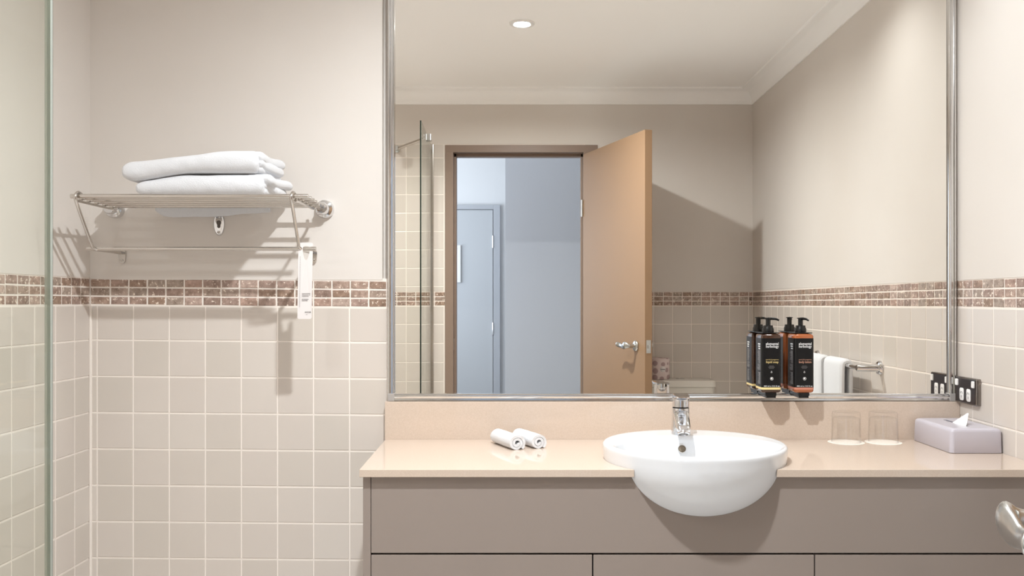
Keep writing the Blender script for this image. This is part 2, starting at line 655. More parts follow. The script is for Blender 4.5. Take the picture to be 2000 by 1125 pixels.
def lever(sgn):
    y0 = 0.0 if sgn > 0 else -0.037
    bm = NB()
    Yv = Vector((0, sgn, 0))
    lathe(bm, [(0.0245, 0), (0.0255, 0.002), (0.0255, 0.006), (0.022, 0.010), (0.012, 0.011)], (HS, y0, HZ), (1, 0, 0) if sgn < 0 else (0, 0, 1), (0, 0, 1) if sgn < 0 else (1, 0, 0), 28)
    path = [(HS, 0.008), (HS, 0.028), (HS, 0.041), (HS - 0.008, 0.0495), (HS - 0.024, 0.0510), (HS - 0.042, 0.048), (HS - 0.062, 0.045), (HS - 0.085, 0.045), (HS - 0.104, 0.050), (HS - 0.112, 0.053)]
    hw = [0.0095, 0.0095, 0.0110, 0.0155, 0.0170, 0.0150, 0.0100, 0.0115, 0.0105, 0.005]
    ht = [0.0095, 0.0090, 0.0090, 0.0085, 0.0078, 0.0062, 0.0056, 0.0055, 0.0045, 0.0022]
    dz = [0, 0, 0.001, 0.003, 0.002, -0.002, -0.003, 0.000, 0.004, 0.006]
    P = smooth_path([(p[0], y0 + sgn * p[1], HZ + d) for p, d in zip(path, dz)], 5)
    W = smooth_path([(a, b, 0) for a, b in zip(hw, ht)], 5)
    rings = []
    for i, p in enumerate(P):
        t = (P[min(i + 1, len(P) - 1)] - P[max(i - 1, 0)]).normalized()
        side = t.cross(Vector((0, 0, 1))).normalized()
        upv = side.cross(t).normalized()
        rings.append([p + upv * (W[i].x * math.cos(2 * PI * k / 20)) + side * (W[i].y * math.sin(2 * PI * k / 20)) for k in range(20)])
    loft(bm, rings)
    return struct('door_handle', bm, nickel_m, dr, 'all')


lever(1)
lever(-1)
bm = NB()
box(bm, 0.7245, 0.7262, -0.030, -0.007, HZ - 0.030, HZ + 0.030, 0.0004)
struct('latch_plate', bm, nickel_m, dr)
bm = NB(); box(bm, 0.726, 0.732, -0.024, -0.013, HZ - 0.008, HZ + 0.008, 0.002)
struct('latch', bm, nickel_m, dr)
for hz in (0.25, 1.75):
    bm = NB(); tube(bm, [(-0.004, 0.004, hz - 0.045), (-0.004, 0.004, hz + 0.045)], 0.006)
    struct('hinge', bm, nickel_m, dr, True)

# corridor beyond the doorway
bm = NB(); box(bm, -1.9, 2.2, -5.3, YF - 0.17, -0.05, 0)
struct('floor_corridor', bm, carpet_m)
bm = NB(); box(bm, -1.9, 2.2, -5.3, YF - 0.17, 2.6, 2.7)
struct('ceiling_corridor', bm, ceil_m)
bm = NB(); box(bm, -1.9, 2.2, -5.3, -5.11, 0, 2.6)
struct('wall_corridor_far', bm, hallw_m)
bm = NB(); box(bm, -0.165, 2.2, -3.70, -3.55, 0, 2.6)
struct('wall_corridor_partition', bm, hallg_m)
bm = NB(); box(bm, 2.2, 2.3, -5.3, YF - 0.17, 0, 2.6)
struct('wall_corridor_right', bm, hallw_m)
bm = NB()
box(bm, -1.9, -1.8, -5.3, -4.9, 0, 2.6); box(bm, -1.9, -1.8, -2.6, YF - 0.17, 0, 2.6)
box(bm, -1.9, -1.8, -4.9, -2.6, 0, 0.9); box(bm, -1.9, -1.8, -4.9, -2.6, 2.3, 2.6)
struct('wall_corridor_left', bm, hallw_m)
bm = NB()
for (a, b, c, d) in ((-4.9, -4.85, 0.9, 2.3), (-2.65, -2.6, 0.9, 2.3), (-4.85, -2.65, 0.9, 0.95), (-4.85, -2.65, 2.25, 2.3), (-3.77, -3.73, 0.95, 2.25)):
    box(bm, -1.88, -1.83, a, b, c, d)
win = struct('added_window_1', bm, white_m)  # unseen window, invented as the opening for the corridor fill light
bm = NB(); box(bm, -1.857, -1.853, -4.85, -2.65, 0.95, 2.25)
struct('pane', bm, pane_m, win)
# grey door of the corridor
bm = NB()
box(bm, -1.16, -1.105, -5.11, -5.075, 0, 2.085, 0.002); box(bm, -0.31, -0.253, -5.11, -5.075, 0, 2.085, 0.002)
box(bm, -1.105, -0.31, -5.11, -5.075, 2.045, 2.085, 0.002)
struct('trim_3', bm, gframe_m)
bm = NB(); box(bm, -1.10, -0.316, -5.108, -5.082, 0.01, 2.040, 0.001)
d2 = struct('door_2', bm, gdoor_m)
for hz in (1.766, 1.017):
    bm = NB(); tube(bm, [(-0.313, -5.078, hz - 0.052), (-0.313, -5.078, hz + 0.052)], 0.009)
    struct('hinge', bm, chrome_m, d2, True)
bm = NB()
x0, x1, z0, z1 = -0.93, -0.592, 1.415, 1.735
for (a, b, c, d) in ((x0, x1, z0, z0 + .022), (x0, x1, z1 - .022, z1), (x0, x0 + .022, z0 + .022, z1 - .022), (x1 - .022, x1, z0 + .022, z1 - .022)):
    box(bm, a, b, -5.082, -5.066, c, d, 0.001)
nf = thing('framed_notice', 'white framed notice hanging on the grey corridor door', 'notice', ((x0 + x1) / 2, -5.074, z0))
fo = obj('frame', bm, white_m, nf); fo.matrix_parent_inverse = Matrix.Translation(nf.location).inverted()
bm = NB(); box(bm, x0 + .02, x1 - .02, -5.08, -5.074, z0 + .02, z1 - .02)
fo = obj('paper', bm, paper_m, nf); fo.matrix_parent_inverse = Matrix.Translation(nf.location).inverted()
bm = NB()
for k in range(11):
    box(bm, x0 + .045, x1 - .045 - (k % 3) * .02, -5.0742, -5.0736, z1 - .06 - k * .021, z1 - .052 - k * .021)
fo = obj('printed_lines', bm, inkg_m, nf); fo.matrix_parent_inverse = Matrix.Translation(nf.location).inverted()

# ------------------------------------------------------------------ downlights
for (lx, ly, lab), L in zip(LAMPS, lamp_lights):
    t = thing('ceiling_downlight', lab, 'downlight', (lx, ly, CEIL), group=None)
    bm = NB(); lathe(bm, [(0.031, -0.002), (0.036, -0.007), (0.050, -0.006), (0.053, -0.001), (0.053, 0.0), (0.031, 0.0)], n=40, cap0=False, cap1=False)
    obj('trim_ring', bm, white_m, t, True)
    bm = NB(); lathe(bm, [(0.031, -0.0015), (0.031, -0.001)], n=32)
    obj('lamp_lens', bm, emit_m, t)
    L.parent = t
    L.location = (0, 0, -0.0025 if L.data.type == 'AREA' else -0.012)

# ------------------------------------------------------------------ mirror
mr = thing('wall_mirror', 'large chrome framed mirror above the stone splashback', 'mirror', (0.4, 0, 0.973))
mr.matrix_world
MX0, MX1, MZ0, MZ1 = -0.3953, 1.191, 0.973, 2.26


def rel(o, p):
    o.matrix_parent_inverse = Matrix.Translation(p.location).inverted()
    return o


bm = NB(); box(bm, MX0 + 0.01, MX1 - 0.01, -0.006, 0.019, MZ0 + 0.01, MZ1 - 0.01)
rel(obj('mirror_glass', bm, mirror_m, mr), mr)


def rail(p0, p1, inward, w):
    """frame rail between p0 and p1, rounded nose, w wide towards inward"""
    p0, p1, inward = Vector(p0), Vector(p1), Vector(inward)
    F = Vector((0, -1, 0))
    prof = [(0, 0), (0, .017), (.0012, .0185), (.0045, .0185), (.0055, .0165), (w * .55, .0195), (w * .8, .019), (w * .87, .0165), (w * .93, .0175), (w, .016), (w, .0065), (w, 0)]
    rings = [[p + inward * a + F * b for a, b in prof] for p in (p0, p1)]
    bm = NB(); loft(bm, rings)
    return rel(obj('frame_rail', bm, alu_m, mr, True), mr)


rail((MX0, 0, MZ0 + .02), (MX0, 0, MZ1), (1, 0, 0), 0.0175)
rail((MX1, 0, MZ0 + .02), (MX1, 0, MZ1), (-1, 0, 0), 0.0175)
rail((MX0 + .019, 0, MZ0), (MX1 - .019, 0, MZ0), (0, 0, 1), 0.0195)
rail((MX0, 0, MZ1), (MX1, 0, MZ1), (0, 0, -1), 0.0175)
for cx in (MX0, MX1 - .019):
    bm = NB(); box(bm, cx, cx + .019, -.0205, 0.002, MZ0 - .0005, MZ0 + .0205, .0015)
    rel(obj('corner_clip', bm, clip_m, mr), mr)

# ------------------------------------------------------------------ vanity cabinet
CT = 0.8665                    # counter top
CU = CT - 0.018
BX, BY, BA, BBx = 0.402, -0.315, 0.2215, 0.215     # basin ellipse
FY = -0.446                    # cabinet face
vc = thing('vanity_cabinet', 'wide taupe vanity cabinet under the beige stone counter', 'cabinet', (0.4, -0.22, 0))


def relv(o, p):
    return rel(o, p)


bm = NB(); box(bm, -0.3826, -0.3650, FY, -0.002, 0.0, CU, 0.0008)
relv(obj('side_panel', bm, cab_m, vc), vc)
bm = NB()
# fascia with the bowl cut-out
yf = (FY - BY) / BBx
sf = math.sqrt(1 - yf * yf)
ha, hz_ = BA * sf + 0.0004, 0.166 * sf + 0.0004      # half width and drop of the bowl at the panel
xa_, xb_ = -0.3635, XR - .004
xs = [xa_] + [BX + ha * math.cos(PI - PI * k / 40) for k in range(41)] + [xb_]
tops = []
for x in xs:
    q = 1 - ((x - BX) / ha) ** 2
    tops.append(min(CU - .001, 0.888 - hz_ * math.sqrt(max(0, q))) if abs(x - BX) <= ha else CU - .001)
fr_, bk_ = [], []
for x, zt_ in zip(xs, tops):
    fr_.append((bm.verts.new((x, FY, 0.6725)), bm.verts.new((x, FY, zt_))))
    bk_.append((bm.verts.new((x, FY + .018, 0.6725)), bm.verts.new((x, FY + .018, zt_))))
for i in range(len(xs) - 1):
    bm.faces.new((fr_[i][0], fr_[i + 1][0], fr_[i + 1][1], fr_[i][1]))
    bm.faces.new((bk_[i][0], bk_[i][1], bk_[i + 1][1], bk_[i + 1][0]))
    bm.faces.new((fr_[i][1], fr_[i + 1][1], bk_[i + 1][1], bk_[i][1]))
    bm.faces.new((fr_[i][0], bk_[i][0], bk_[i + 1][0], fr_[i + 1][0]))
for i in (0, -1):
    bm.faces.new((fr_[i][0], fr_[i][1], bk_[i][1], bk_[i][0]))
relv(obj('fascia_panel', bm, cab_m, vc), vc)
seams = [-0.3635, 0.1465, 0.6555, XR - .004]
sx = [(-0.3635, 0.1440), (0.1470, 0.6540), (0.6570, XR - .004)]
for i, (a, b) in enumerate(sx):
    bm = NB(); box(bm, a, b, FY - .0005, FY + .0175, 0.125, 0.6675, 0.001)
    dd = relv(obj('door', bm, cab_m, vc), vc)
    bm = NB()
    kx = (a + b) / 2 - (.0 if i < 2 else 0.05)
    lathe(bm, [(0.006, 0), (0.006, 0.012), (0.013, 0.018), (0.0145, 0.024), (0.011, 0.028)], (kx, FY, 0.6075), (1, 0, 0), (0, 0, 1), 24)
    kb = obj('knob', bm, nickel_m, dd, True)
    kb.matrix_parent_inverse = Matrix.Translation(vc.location).inverted() @ Matrix.Identity(4)
    kb.matrix_parent_inverse = Matrix.Identity(4)
bm = NB()
box(bm, -0.3645, -0.35, -0.42, -0.002, 0.1, CU - 0.001)
box(bm, -0.3635, XR - 0.002, -0.424, -0.41, 0.1, 0.68)
box(bm, -0.3635, XR - 0.002, FY + 0.03, -0.002, 0.1, 0.118)
relv(obj('carcass', bm, dark_m, vc), vc)
bm = NB(); box(bm, -0.3635, XR - 0.002, -0.40, -0.38, 0.0, 0.1)
relv(obj('kickboard', bm, cab_m, vc), vc)

# counter with basin notch
ct = thing('stone_countertop', 'long polished beige stone counter with upright splashback', 'countertop', (0.4, -0.22, CU))
bm = NB()
CFY = -0.4590
a0 = math.acos(max(-1, min(1, ((CFY - BY) / BBx))))
cr = -0.0017
ea, eb = BA + cr, BBx + cr
ch = ea * math.sqrt(1 - ((CFY - BY) / eb) ** 2)       # half chord of the notch at the front edge
xs = [BX - ea * math.cos(PI * k / 48) for k in range(49)]
xs += [BX - ch, BX + ch]
xs = sorted(set(round(x, 6) for x in xs))
def half(x): return eb * math.sqrt(max(0.0, 1 - ((x - BX) / ea) ** 2))
YB = -0.0005
vcache = {}
def V_(x, y):
    k_ = (round(x, 5), round(y, 5))
    if k_ not in vcache: vcache[k_] = bm.verts.new((x, y, CU))
    return vcache[k_]
xl_, xr_ = xs[0], xs[-1]
bm.faces.new((V_(-0.3886, CFY), V_(xl_, CFY), V_(xl_, BY), V_(xl_, YB), V_(-0.4020, YB)))
for a, b in zip(xs[:-1], xs[1:]):
    bm.faces.new((V_(a, BY + half(a)), V_(b, BY + half(b)), V_(b, YB), V_(a, YB)))
    if max(abs(a - BX), abs(b - BX)) > ch + 1e-5:
        q = [V_(a, CFY), V_(b, CFY), V_(b, max(CFY, BY - half(b))), V_(a, max(CFY, BY - half(a)))]
        u_ = []
        for v in q:
            if v not in u_: u_.append(v)
        if len(u_) > 2: bm.faces.new(u_)
bm.faces.new((V_(xr_, CFY), V_(XR - .0005, CFY), V_(XR - .0005, YB), V_(xr_, YB), V_(xr_, BY)))
ex = bmesh.ops.extrude_face_region(bm, geom=list(bm.faces))
for v in [g for g in ex['geom'] if isinstance(g, bmesh.types.BMVert)]:
    v.co.z += 0.018
o = relv(obj('worktop', bm, stone_m, ct), ct)
bv = o.modifiers.new('bev', 'BEVEL'); bv.width = 0.0015; bv.segments = 2; bv.limit_method = 'ANGLE'
bm = NB(); box(bm, -0.4020, XR - .0005, -0.0250, 0.0025, CT - .0005, MZ0 - 0.001, 0.0012)
relv(obj('splashback', bm, stone_m, ct), ct)

# ------------------------------------------------------------------ basin
bs = thing('wash_basin', 'white oval semi-recessed basin set into the stone counter', 'basin', (BX, BY, 0.72))
N = 96
RZ = 0.906


def ell(a, b, z, dy=0.0, dx=0.0):
    return [Vector((BX + dx + a * math.cos(2 * PI * k / N), BY + dy + b * math.sin(2 * PI * k / N), z)) for k in range(N)]


rings = []
zc = 0.888
for k in range(1, 25):
    t = PI / 2 * k / 24
    s, h = math.sin(t), math.cos(t)
    rings.append(ell(BA * s, BBx * s, zc - 0.166 * h))
rings += [ell(BA + .0008, BBx + .0008, 0.893), ell(BA + .0008, BBx + .0008, 0.898)]
for k in range(1, 7):
    a = PI / 2 * k / 6
    rings.append(ell(BA + .0008 - .008 * (1 - math.cos(a)), BBx + .0008 - .008 * (1 - math.cos(a)), 0.898 + .008 * math.sin(a)))
IA, IB, IDY = 0.2045, 0.1530, -0.045
for k in range(1, 9):     # blend across the deck to the inner bowl
    t = k / 8
    rings.append(ell((BA - .0072) * (1 - t) + IA * t, (BBx - .0072) * (1 - t) + IB * t, RZ - .0010 * t, IDY * t))
for k in range(1, 7):
    a = PI / 2 * k / 6
    rings.append(ell(IA - .010 * math.sin(a), IB - .010 * math.sin(a), RZ - .001 - .010 * (1 - math.cos(a)), IDY))
for k in range(1, 17):
    t = PI / 2 * k / 16
    s = math.cos(t) ** 0.75 if k < 16 else 0.10
    rings.append(ell((IA - .010) * s, (IB - .010) * s, RZ - .011 - 0.125 * math.sin(t) ** 1.1, IDY * (1 - .3 * t)))
bm = NB(); loft(bm, rings)
relv(obj('bowl', bm, ceram_m, bs, 'all'), bs)
# overflow: on the back of the inner bowl
zt = 0.8735
tt = 0.20
oy = BY + IDY + (IB - .010) * 0.985 - 0.004
bm = NB()
oc = Vector((BX - 0.012, oy + 0.001, zt))
ov_n = Vector((0, -1, 0.35)).normalized()
ou = Vector((1, 0, 0)); ovv = ov_n.cross(ou)
lathe(bm, [(0.0105, -0.004), (0.0105, 0.0015), (0.0095, 0.0025), (0.0085, 0.0015), (0.0080, -0.001), (0.0001, -0.001)], oc, ou, ovv * -1 if ou.cross(ovv).dot(ov_n) < 0 else ovv, 28)
relv(obj('overflow_ring', bm, steel_m, bs, True), bs)
bm = NB(); lathe(bm, [(0.0078, -0.0008), (0.0078, 0.0001)], oc, ou, ovv * -1 if ou.cross(ovv).dot(ov_n) < 0 else ovv, 24)
relv(obj('overflow_hole', bm, mat('overflow_shade', (120, 108, 92), 0.6), bs), bs)
bm = NB(); lathe(bm, [(0.022, 0), (0.022, 0.002), (0.018, 0.004)], (BX, BY + IDY * .55, RZ - .1365), n=28)
relv(obj('waste', bm, chrome_m, bs, True), bs)

# ------------------------------------------------------------------ basin mixer
fx = thing('basin_mixer_tap', 'chrome single lever mixer tap on the back of the basin', 'tap', (0.3955, -0.1715, RZ - .0012), math.radians(6))
X, Y, Z = Vector((1, 0, 0)), Vector((0, 1, 0)), Vector((0, 0, 1))
bm = NB()
rings = [rrect((0, 0, z), X, Y, w_, d_, r_) for z, w_, d_, r_ in
         ((0, .0245, .024, .010), (.003, .0245, .024, .010), (.02, .0232, .0235, .010), (.045, .0225, .0232, .012), (.060, .0222, .0225, .016), (.068, .0220, .0220, .019))]
loft(bm, rings)
obj('body', bm, chrome_m, fx, True)
bm = NB()
# spout: leaves the body front and slopes down
sp = [((0, -.010, .047), (0, -.95, -.15), .0205, .0190), ((0, -.030, .046), (0, -.92, -.35), .0200, .0150), ((0, -.055, .038), (0, -.88, -.45), .0188, .0115),
      ((0, -.080, .0265), (0, -.85, -.5), .0180, .0095), ((0, -.092, .0205), (0, -.85, -.5), .0150, .0075), ((0, -.095, .0190), (0, -.85, -.5), .0110, .0050)]
rings = []
for c, d, hw_, hh_ in sp:
    d = Vector(d).normalized(); upv = X.cross(d) * -1
    rings.append(rrect(c, X, upv, hw_, hh_, hh_ * .8, 5))
loft(bm, rings)
obj('spout', bm, chrome_m, fx, True)
bm = NB()
av = Vector((0, .90, -.42)).normalized()
au = Vector((1, 0, 0))
if au.cross(av).z > 0: au = -au
lathe(bm, [(0.0130, -0.008), (0.0150, 0.0), (0.0150, 0.003), (0.0130, 0.0045), (0.0105, 0.0040), (0.0100, 0.001), (0.0002, 0.001)], (0, -.0860, .0150), au, av, n=32, cap1=False)
ae = obj('aerator', bm, chrome_m, fx, True)
bm = NB(); lathe(bm, [(0.0098, 0.0012), (0.0098, 0.0022)], (0, -.0860, .0150), au, av, n=28)
obj('aerator_mesh', bm, mat('aerator_shade', (110, 106, 102), 0.5), ae)
bm = NB(); lathe(bm, [(0.0208, .0690), (0.0208, .0706)], n=32)
obj('collar', bm, dark_m, fx, True)
bm = NB()
rings = []
for z, r_, sl in ((.0705, .0215, 0), (.0715, .0225, 0), (.085, .0225, .0), (.093, .0222, .12), (.096, .0218, .24)):
    ring = circ((0, 0, z), r_, X, Y, 32)
    rings.append([p + Vector((0, 0, -p.y * 0 + (p.y) * sl)) for p in ring])
loft(bm, rings)
rings = []
for c, hw_, hh_ in (((0, .019, .1005), .019, .0035), ((0, .0, .0990), .0215, .0045), ((0, -.025, .0985), .0205, .0040), ((0, -.050, .1000), .0180, .0030), ((0, -.064, .1018), .0150, .0022), ((0, -.067, .1022), .0120, .0012)):
    rings.append(rrect(c, X, Z, hw_, hh_, hh_ * .8, 3))
loft(bm, rings)
obj('lever', bm, chrome_m, fx, True)
fx.rotation_euler = (0, 0, math.radians(-5))

# ------------------------------------------------------------------ soap dispensers
def dispenser(X0, label, word, amb, stripe, textcol, stripe_m, pump_dir):
    t = thing('soap_dispenser', label, 'dispenser', (X0, -0.057, 0.9885), 0, 'pump bottles fixed on the mirror')
    zb, zt_ = 0.0145, 0.1735          # local bottle bottom, top
    w_, d_ = 0.0262, 0.0335
    bm = NB()
    rings = []
    for z, ins in ((zb, .004), (zb + .002, .0012), (zb + .005, 0), (zt_ - .006, 0), (zt_ - .002, .0015), (zt_, .005), (zt_ + .0015, .012)):
        rings.append(rrect((0, 0, z), X, Y, w_ - ins, d_ - ins, .0065, 5))
    loft(bm, rings)
    bo = obj('bottle', bm, amb, t, True)
    # label wraps front, left side and right side
    e = .00035
    bm = NB()
    rings = [rrect((0, 0, z), X, Y, w_ + e, d_ + e, .0065, 5) for z in (0.0270, 0.1620)]
    loft(bm, rings, False, False)
    lb = obj('label', bm, label_m, bo)
    # leave the back bare so the amber shows in the mirror
    me = lb.data
    b2 = bmesh.new(); b2.from_mesh(me)
    bmesh.ops.delete(b2, geom=[f for f in b2.faces if f.calc_center_median().y > d_ - .009], context='FACES')
    b2.to_mesh(me); b2.free()
    bm = NB()
    rings = [rrect((0, 0, z), X, Y, w_ + e * 1.3, d_ + e * 1.3, .0065, 5) for z in (0.0232, 0.0290)]
    loft(bm, rings, False, False)
    obj('stripe', bm, stripe_m, bo)
    R = (PI / 2, 0, 0)
    fy = -d_ - e - .0002
    text_mesh('brand_text', 'elemental', .0100, ink_m, bo, (.002, fy, .1440), R, bold=.00016, space=1.05, fit=.0345)
    text_mesh('brand_text', 'herbology', .0100, ink_m, bo, (.002, fy, .1368), R, bold=.00016, space=1.05, fit=.0345)
    text_mesh('scent_text', 'neroli & tangerine', .0046, textcol, bo, (.002, fy, .1030), R, fit=.0345)
    text_mesh('product_text', word, .0088, textcol, bo, (.002, fy, .0952), R, bold=.0001, fit=.0335)
    text_mesh('volume_text', '400 ml e 13.5 fl oz', .0046, ink_m, bo, (.0005, fy, .0312), R, bold=.00008, fit=.0430)
    bm = NB()
    for k in range(3):
        ww = (.006, .0085, .0065)[k]
        box(bm, -ww, ww, fy, fy + .0002, .0870 - k * .0032, .0876 - k * .0032)
    obj('small_print', bm, inkg_m, bo)
    bm = NB()      # drop emblem
    dr_ = []
    for k in range(20):
        a = 2 * PI * k / 20
        dr_.append((.0019 * math.sin(a) * (1 - .0), .0018 * -math.cos(a)))
    dro, dri = [], []
    for k in range(24):
        a = 2 * PI * k / 24
        xx_, zz_ = math.sin(a), -math.cos(a)
        tip = 1.0 if zz_ < .2 else 1.0 + (zz_ - .2) * .9
        nar = 1.0 if zz_ < .2 else max(0.0, 1 - (zz_ - .2) * 1.1)
        dro.append(Vector((xx_ * .0021 * nar, fy, .0705 + zz_ * .0021 * tip)))
        dri.append(Vector((xx_ * .0014 * nar, fy, .0704 + zz_ * .0014 * tip)))
    loft(bm, [dro, dri], False, False)
    obj('drop_emblem', bm, ink_m, bo)
    bm = NB()      # round stamp with its ring
    lathe(bm, [(.0026, 0), (.0026, .0001)], (0, fy, .0535), (1, 0, 0), (0, 0, 1), 20)
    a_ = circ((0.0006, fy, .0530), .0044, X, Z, 28); b_ = circ((0.0004, fy, .0532), .0038, X, Z, 28)
    loft(bm, [a_, b_], False, False)
    obj('stamp_emblem', bm, ink_m, bo)
    bm = NB()      # printed side panel
    sxl = -w_ - e - .0002
    random.seed(11)
    for k in range(3):
        box(bm, sxl, sxl + .0002, -.018, .004 - k * .003, .1440 - k * .0062, .1474 - k * .0062)
    obj('side_heading', bm, ink_m, bo)
    bm = NB()
    for k in range(34):
        if k in (13, 20, 21): continue
        box(bm, sxl, sxl + .0002, -.018, random.uniform(-.006, .012), .1262 - k * .0027, .1276 - k * .0027)
    obj('side_print', bm, inkg_m, bo)
    # pump
    bm = NB()
    lathe(bm, [(0.0150, zt_ + .0010), (0.0155, zt_ + .003), (0.0155, zt_ + .013), (0.0135, zt_ + .017), (0.0128, zt_ + .0225), (0.006, zt_ + .0235)], n=28)
    obj('pump_collar', bm, black_m, t, True)
    bm = NB()
    lathe(bm, [(0.0066, zt_ + .0225), (0.0066, zt_ + .0405), (0.0100, zt_ + .0415), (0.0100, zt_ + .0430), (0.006, zt_ + .0440)], n=24)
    d = Vector((math.cos(pump_dir), math.sin(pump_dir), 0))
    pz = zt_ + .0405
    p = smooth_path([Vector((0, 0, pz)), d * .010 + Z * (pz + .0005), d * .021 + Z * (pz - .0005), d * .029 + Z * (pz - .0040)], 4)
    tube(bm, p, [.0042 - .0018 * i / (len(p) - 1) for i in range(len(p))], 12)
    obj('pump_head', bm, black_m, t, True)
    # wall holder
    bm = NB()
    box(bm, -.0235, .0235, -.030, .0485, zt_ + .0016, zt_ + .0040, .001)
    box(bm, -.0135, .0135, .0410, .0505, 0.004, zt_ + .0025, .001)
    box(bm, -.0150, .0150, -.0300, .0460, 0.0060, zb - .0003, .001)
    box(bm, -.0135, .0135, -.0290, .0440, 0.0, 0.0062, .001)
    obj('holder', bm, black_m, t)
    return t


dispenser(0.6550, 'dark amber liquid soap pump bottle with black label on the mirror', 'liquid soap', amber_dark, None, gold_m, cream_m, math.radians(-12))
dispenser(0.7440, 'copper coloured body lotion pump bottle with black label on the mirror', 'body lotion', amber_copper, None, copper_m, pink_m, math.radians(-62))

# ------------------------------------------------------------------ tumblers and coasters
for tx, lab, lab2 in ((0.8625, 'upside-down clear glass tumbler on the counter, nearer the basin', 'round white paper coaster under the tumbler nearer the basin'),
                      (0.9635, 'upside-down clear glass tumbler on the counter, nearer the tissue box', 'round white paper coaster under the tumbler nearer the tissue box')):
    ty = -0.0755
    bm = NB()
    prof = []
    for k in range(97):
        pass
    lathe(bm, [(0.0470, 0), (0.0480, .0002), (0.0480, .0010), (0.0470, .0013)], (0, 0, 0), n=64)
    o = obj('paper_coaster', bm, coaster_m, None, True, (tx, ty, CT))
    tag(o, lab2, 'coaster', 'paper coasters under the tumblers')
    bm = NB()
    # outer wall up, over the thick base, then down the inside (upside-down glass)
    prof = [(0.0385, 0.0003), (0.0390, .0015), (0.0384, 0.020), (0.0373, 0.060), (0.0368, 0.078), (0.0355, 0.0815), (0.0330, 0.0825), (0.0295, 0.0818), (0.0200, 0.0805), (0.0002, 0.0800)]
    inner = [(0.0002, 0.0670), (0.0300, 0.0672), (0.0340, 0.0660), (0.0352, 0.0620), (0.0362, 0.030), (0.0372, 0.0015), (0.0378, 0.0003)]
    rings = [circ((0, 0, h), r_, X, Y, 64) for r_, h in prof]
    rings2 = [circ((0, 0, h), r_, X, Y, 64) for r_, h in inner]
    loft(bm, rings, False, True)
    loft(bm, rings2, True, False)
    # close the rim
    a_ = circ((0, 0, .0003), .0385, X, Y, 64); b_ = circ((0, 0, .0003), .0378, X, Y, 64)
    loft(bm, [a_, b_], False, False)
    bmesh.ops.remove_doubles(bm, verts=bm.verts, dist=1e-5)
    o = obj('glass_tumbler', bm, glass_m, None, True, (tx, ty, CT + .0014))
    tag(o, lab, 'glass', 'glass tumblers beside the tissue box')

# ------------------------------------------------------------------ tissue box
tb = thing('tissue_box', 'pale lilac tissue box cover in the corner of the counter', 'tissue box', (1.129, -0.143, CT))
bm = NB()
w_, d_, H = 0.0665, 0.108, 0.0625
rings = []
for z, ins in ((0.0008, .0006), (0.0016, 0), (H - .010, 0.0012), (H - .0045, .0024), (H - .0015, .0055), (H, .011)):
    rings.append(rrect((0, 0, z), X, Y, w_ - ins, d_ - ins, .010, 6))
loft(bm, rings, True, False)
# top face ring down to the slot
outer = rings[-1]
sl = []
for p in outer:
    a = math.atan2(p.y / d_, p.x / w_)
    sl.append(Vector((0.0085 * math.cos(a), 0.080 * math.sin(a), H)))
loft(bm, [outer, sl], False, False)
loft(bm, [sl, [p - Z * .003 for p in sl]], False, False)
obj('cover', bm, lilac_m, tb, True)
bm = NB()
loft(bm, [[p - Z * .0025 for p in sl], [p - Z * .004 for p in sl]])
obj('slot', bm, slot_m, tb)
bm = NB()
# pulled-up tissue: a folded triangular fan
NU, NV = 18, 12
front, back = [], []
for j in range(NV + 1):
    v = j / NV
    rowf = []
    for i in range(NU + 1):
        u = i / NU
        # base along the slot direction (y), apex leaning to +x/front
        by = -0.050 + u * 0.075
        ax, ay, az = 0.016, -0.030, 0.0335
        px = (1 - v) * (-0.010 * math.sin(PI * u)) + v * ax
        py = (1 - v) * by + v * (ay + (u - .5) * .006)
        pz = H - .004 + v * az * (1.0) + .004 * math.sin(PI * u) * (1 - v) * v
        px += .0022 * math.sin(u * 19 + v * 2) * (1 - v)
        rowf.append(Vector((px, py, pz)))
    front.append(rowf)
vv = [[bm.verts.new(p) for p in rw] for rw in front]
for j in range(NV):
    for i in range(NU):
        bm.faces.new((vv[j][i], vv[j][i + 1], vv[j + 1][i + 1], vv[j + 1][i]))
o = obj('tissue', bm, tissue_m, tb, 'all')
so = o.modifiers.new('thick', 'SOLIDIFY'); so.thickness = .0010

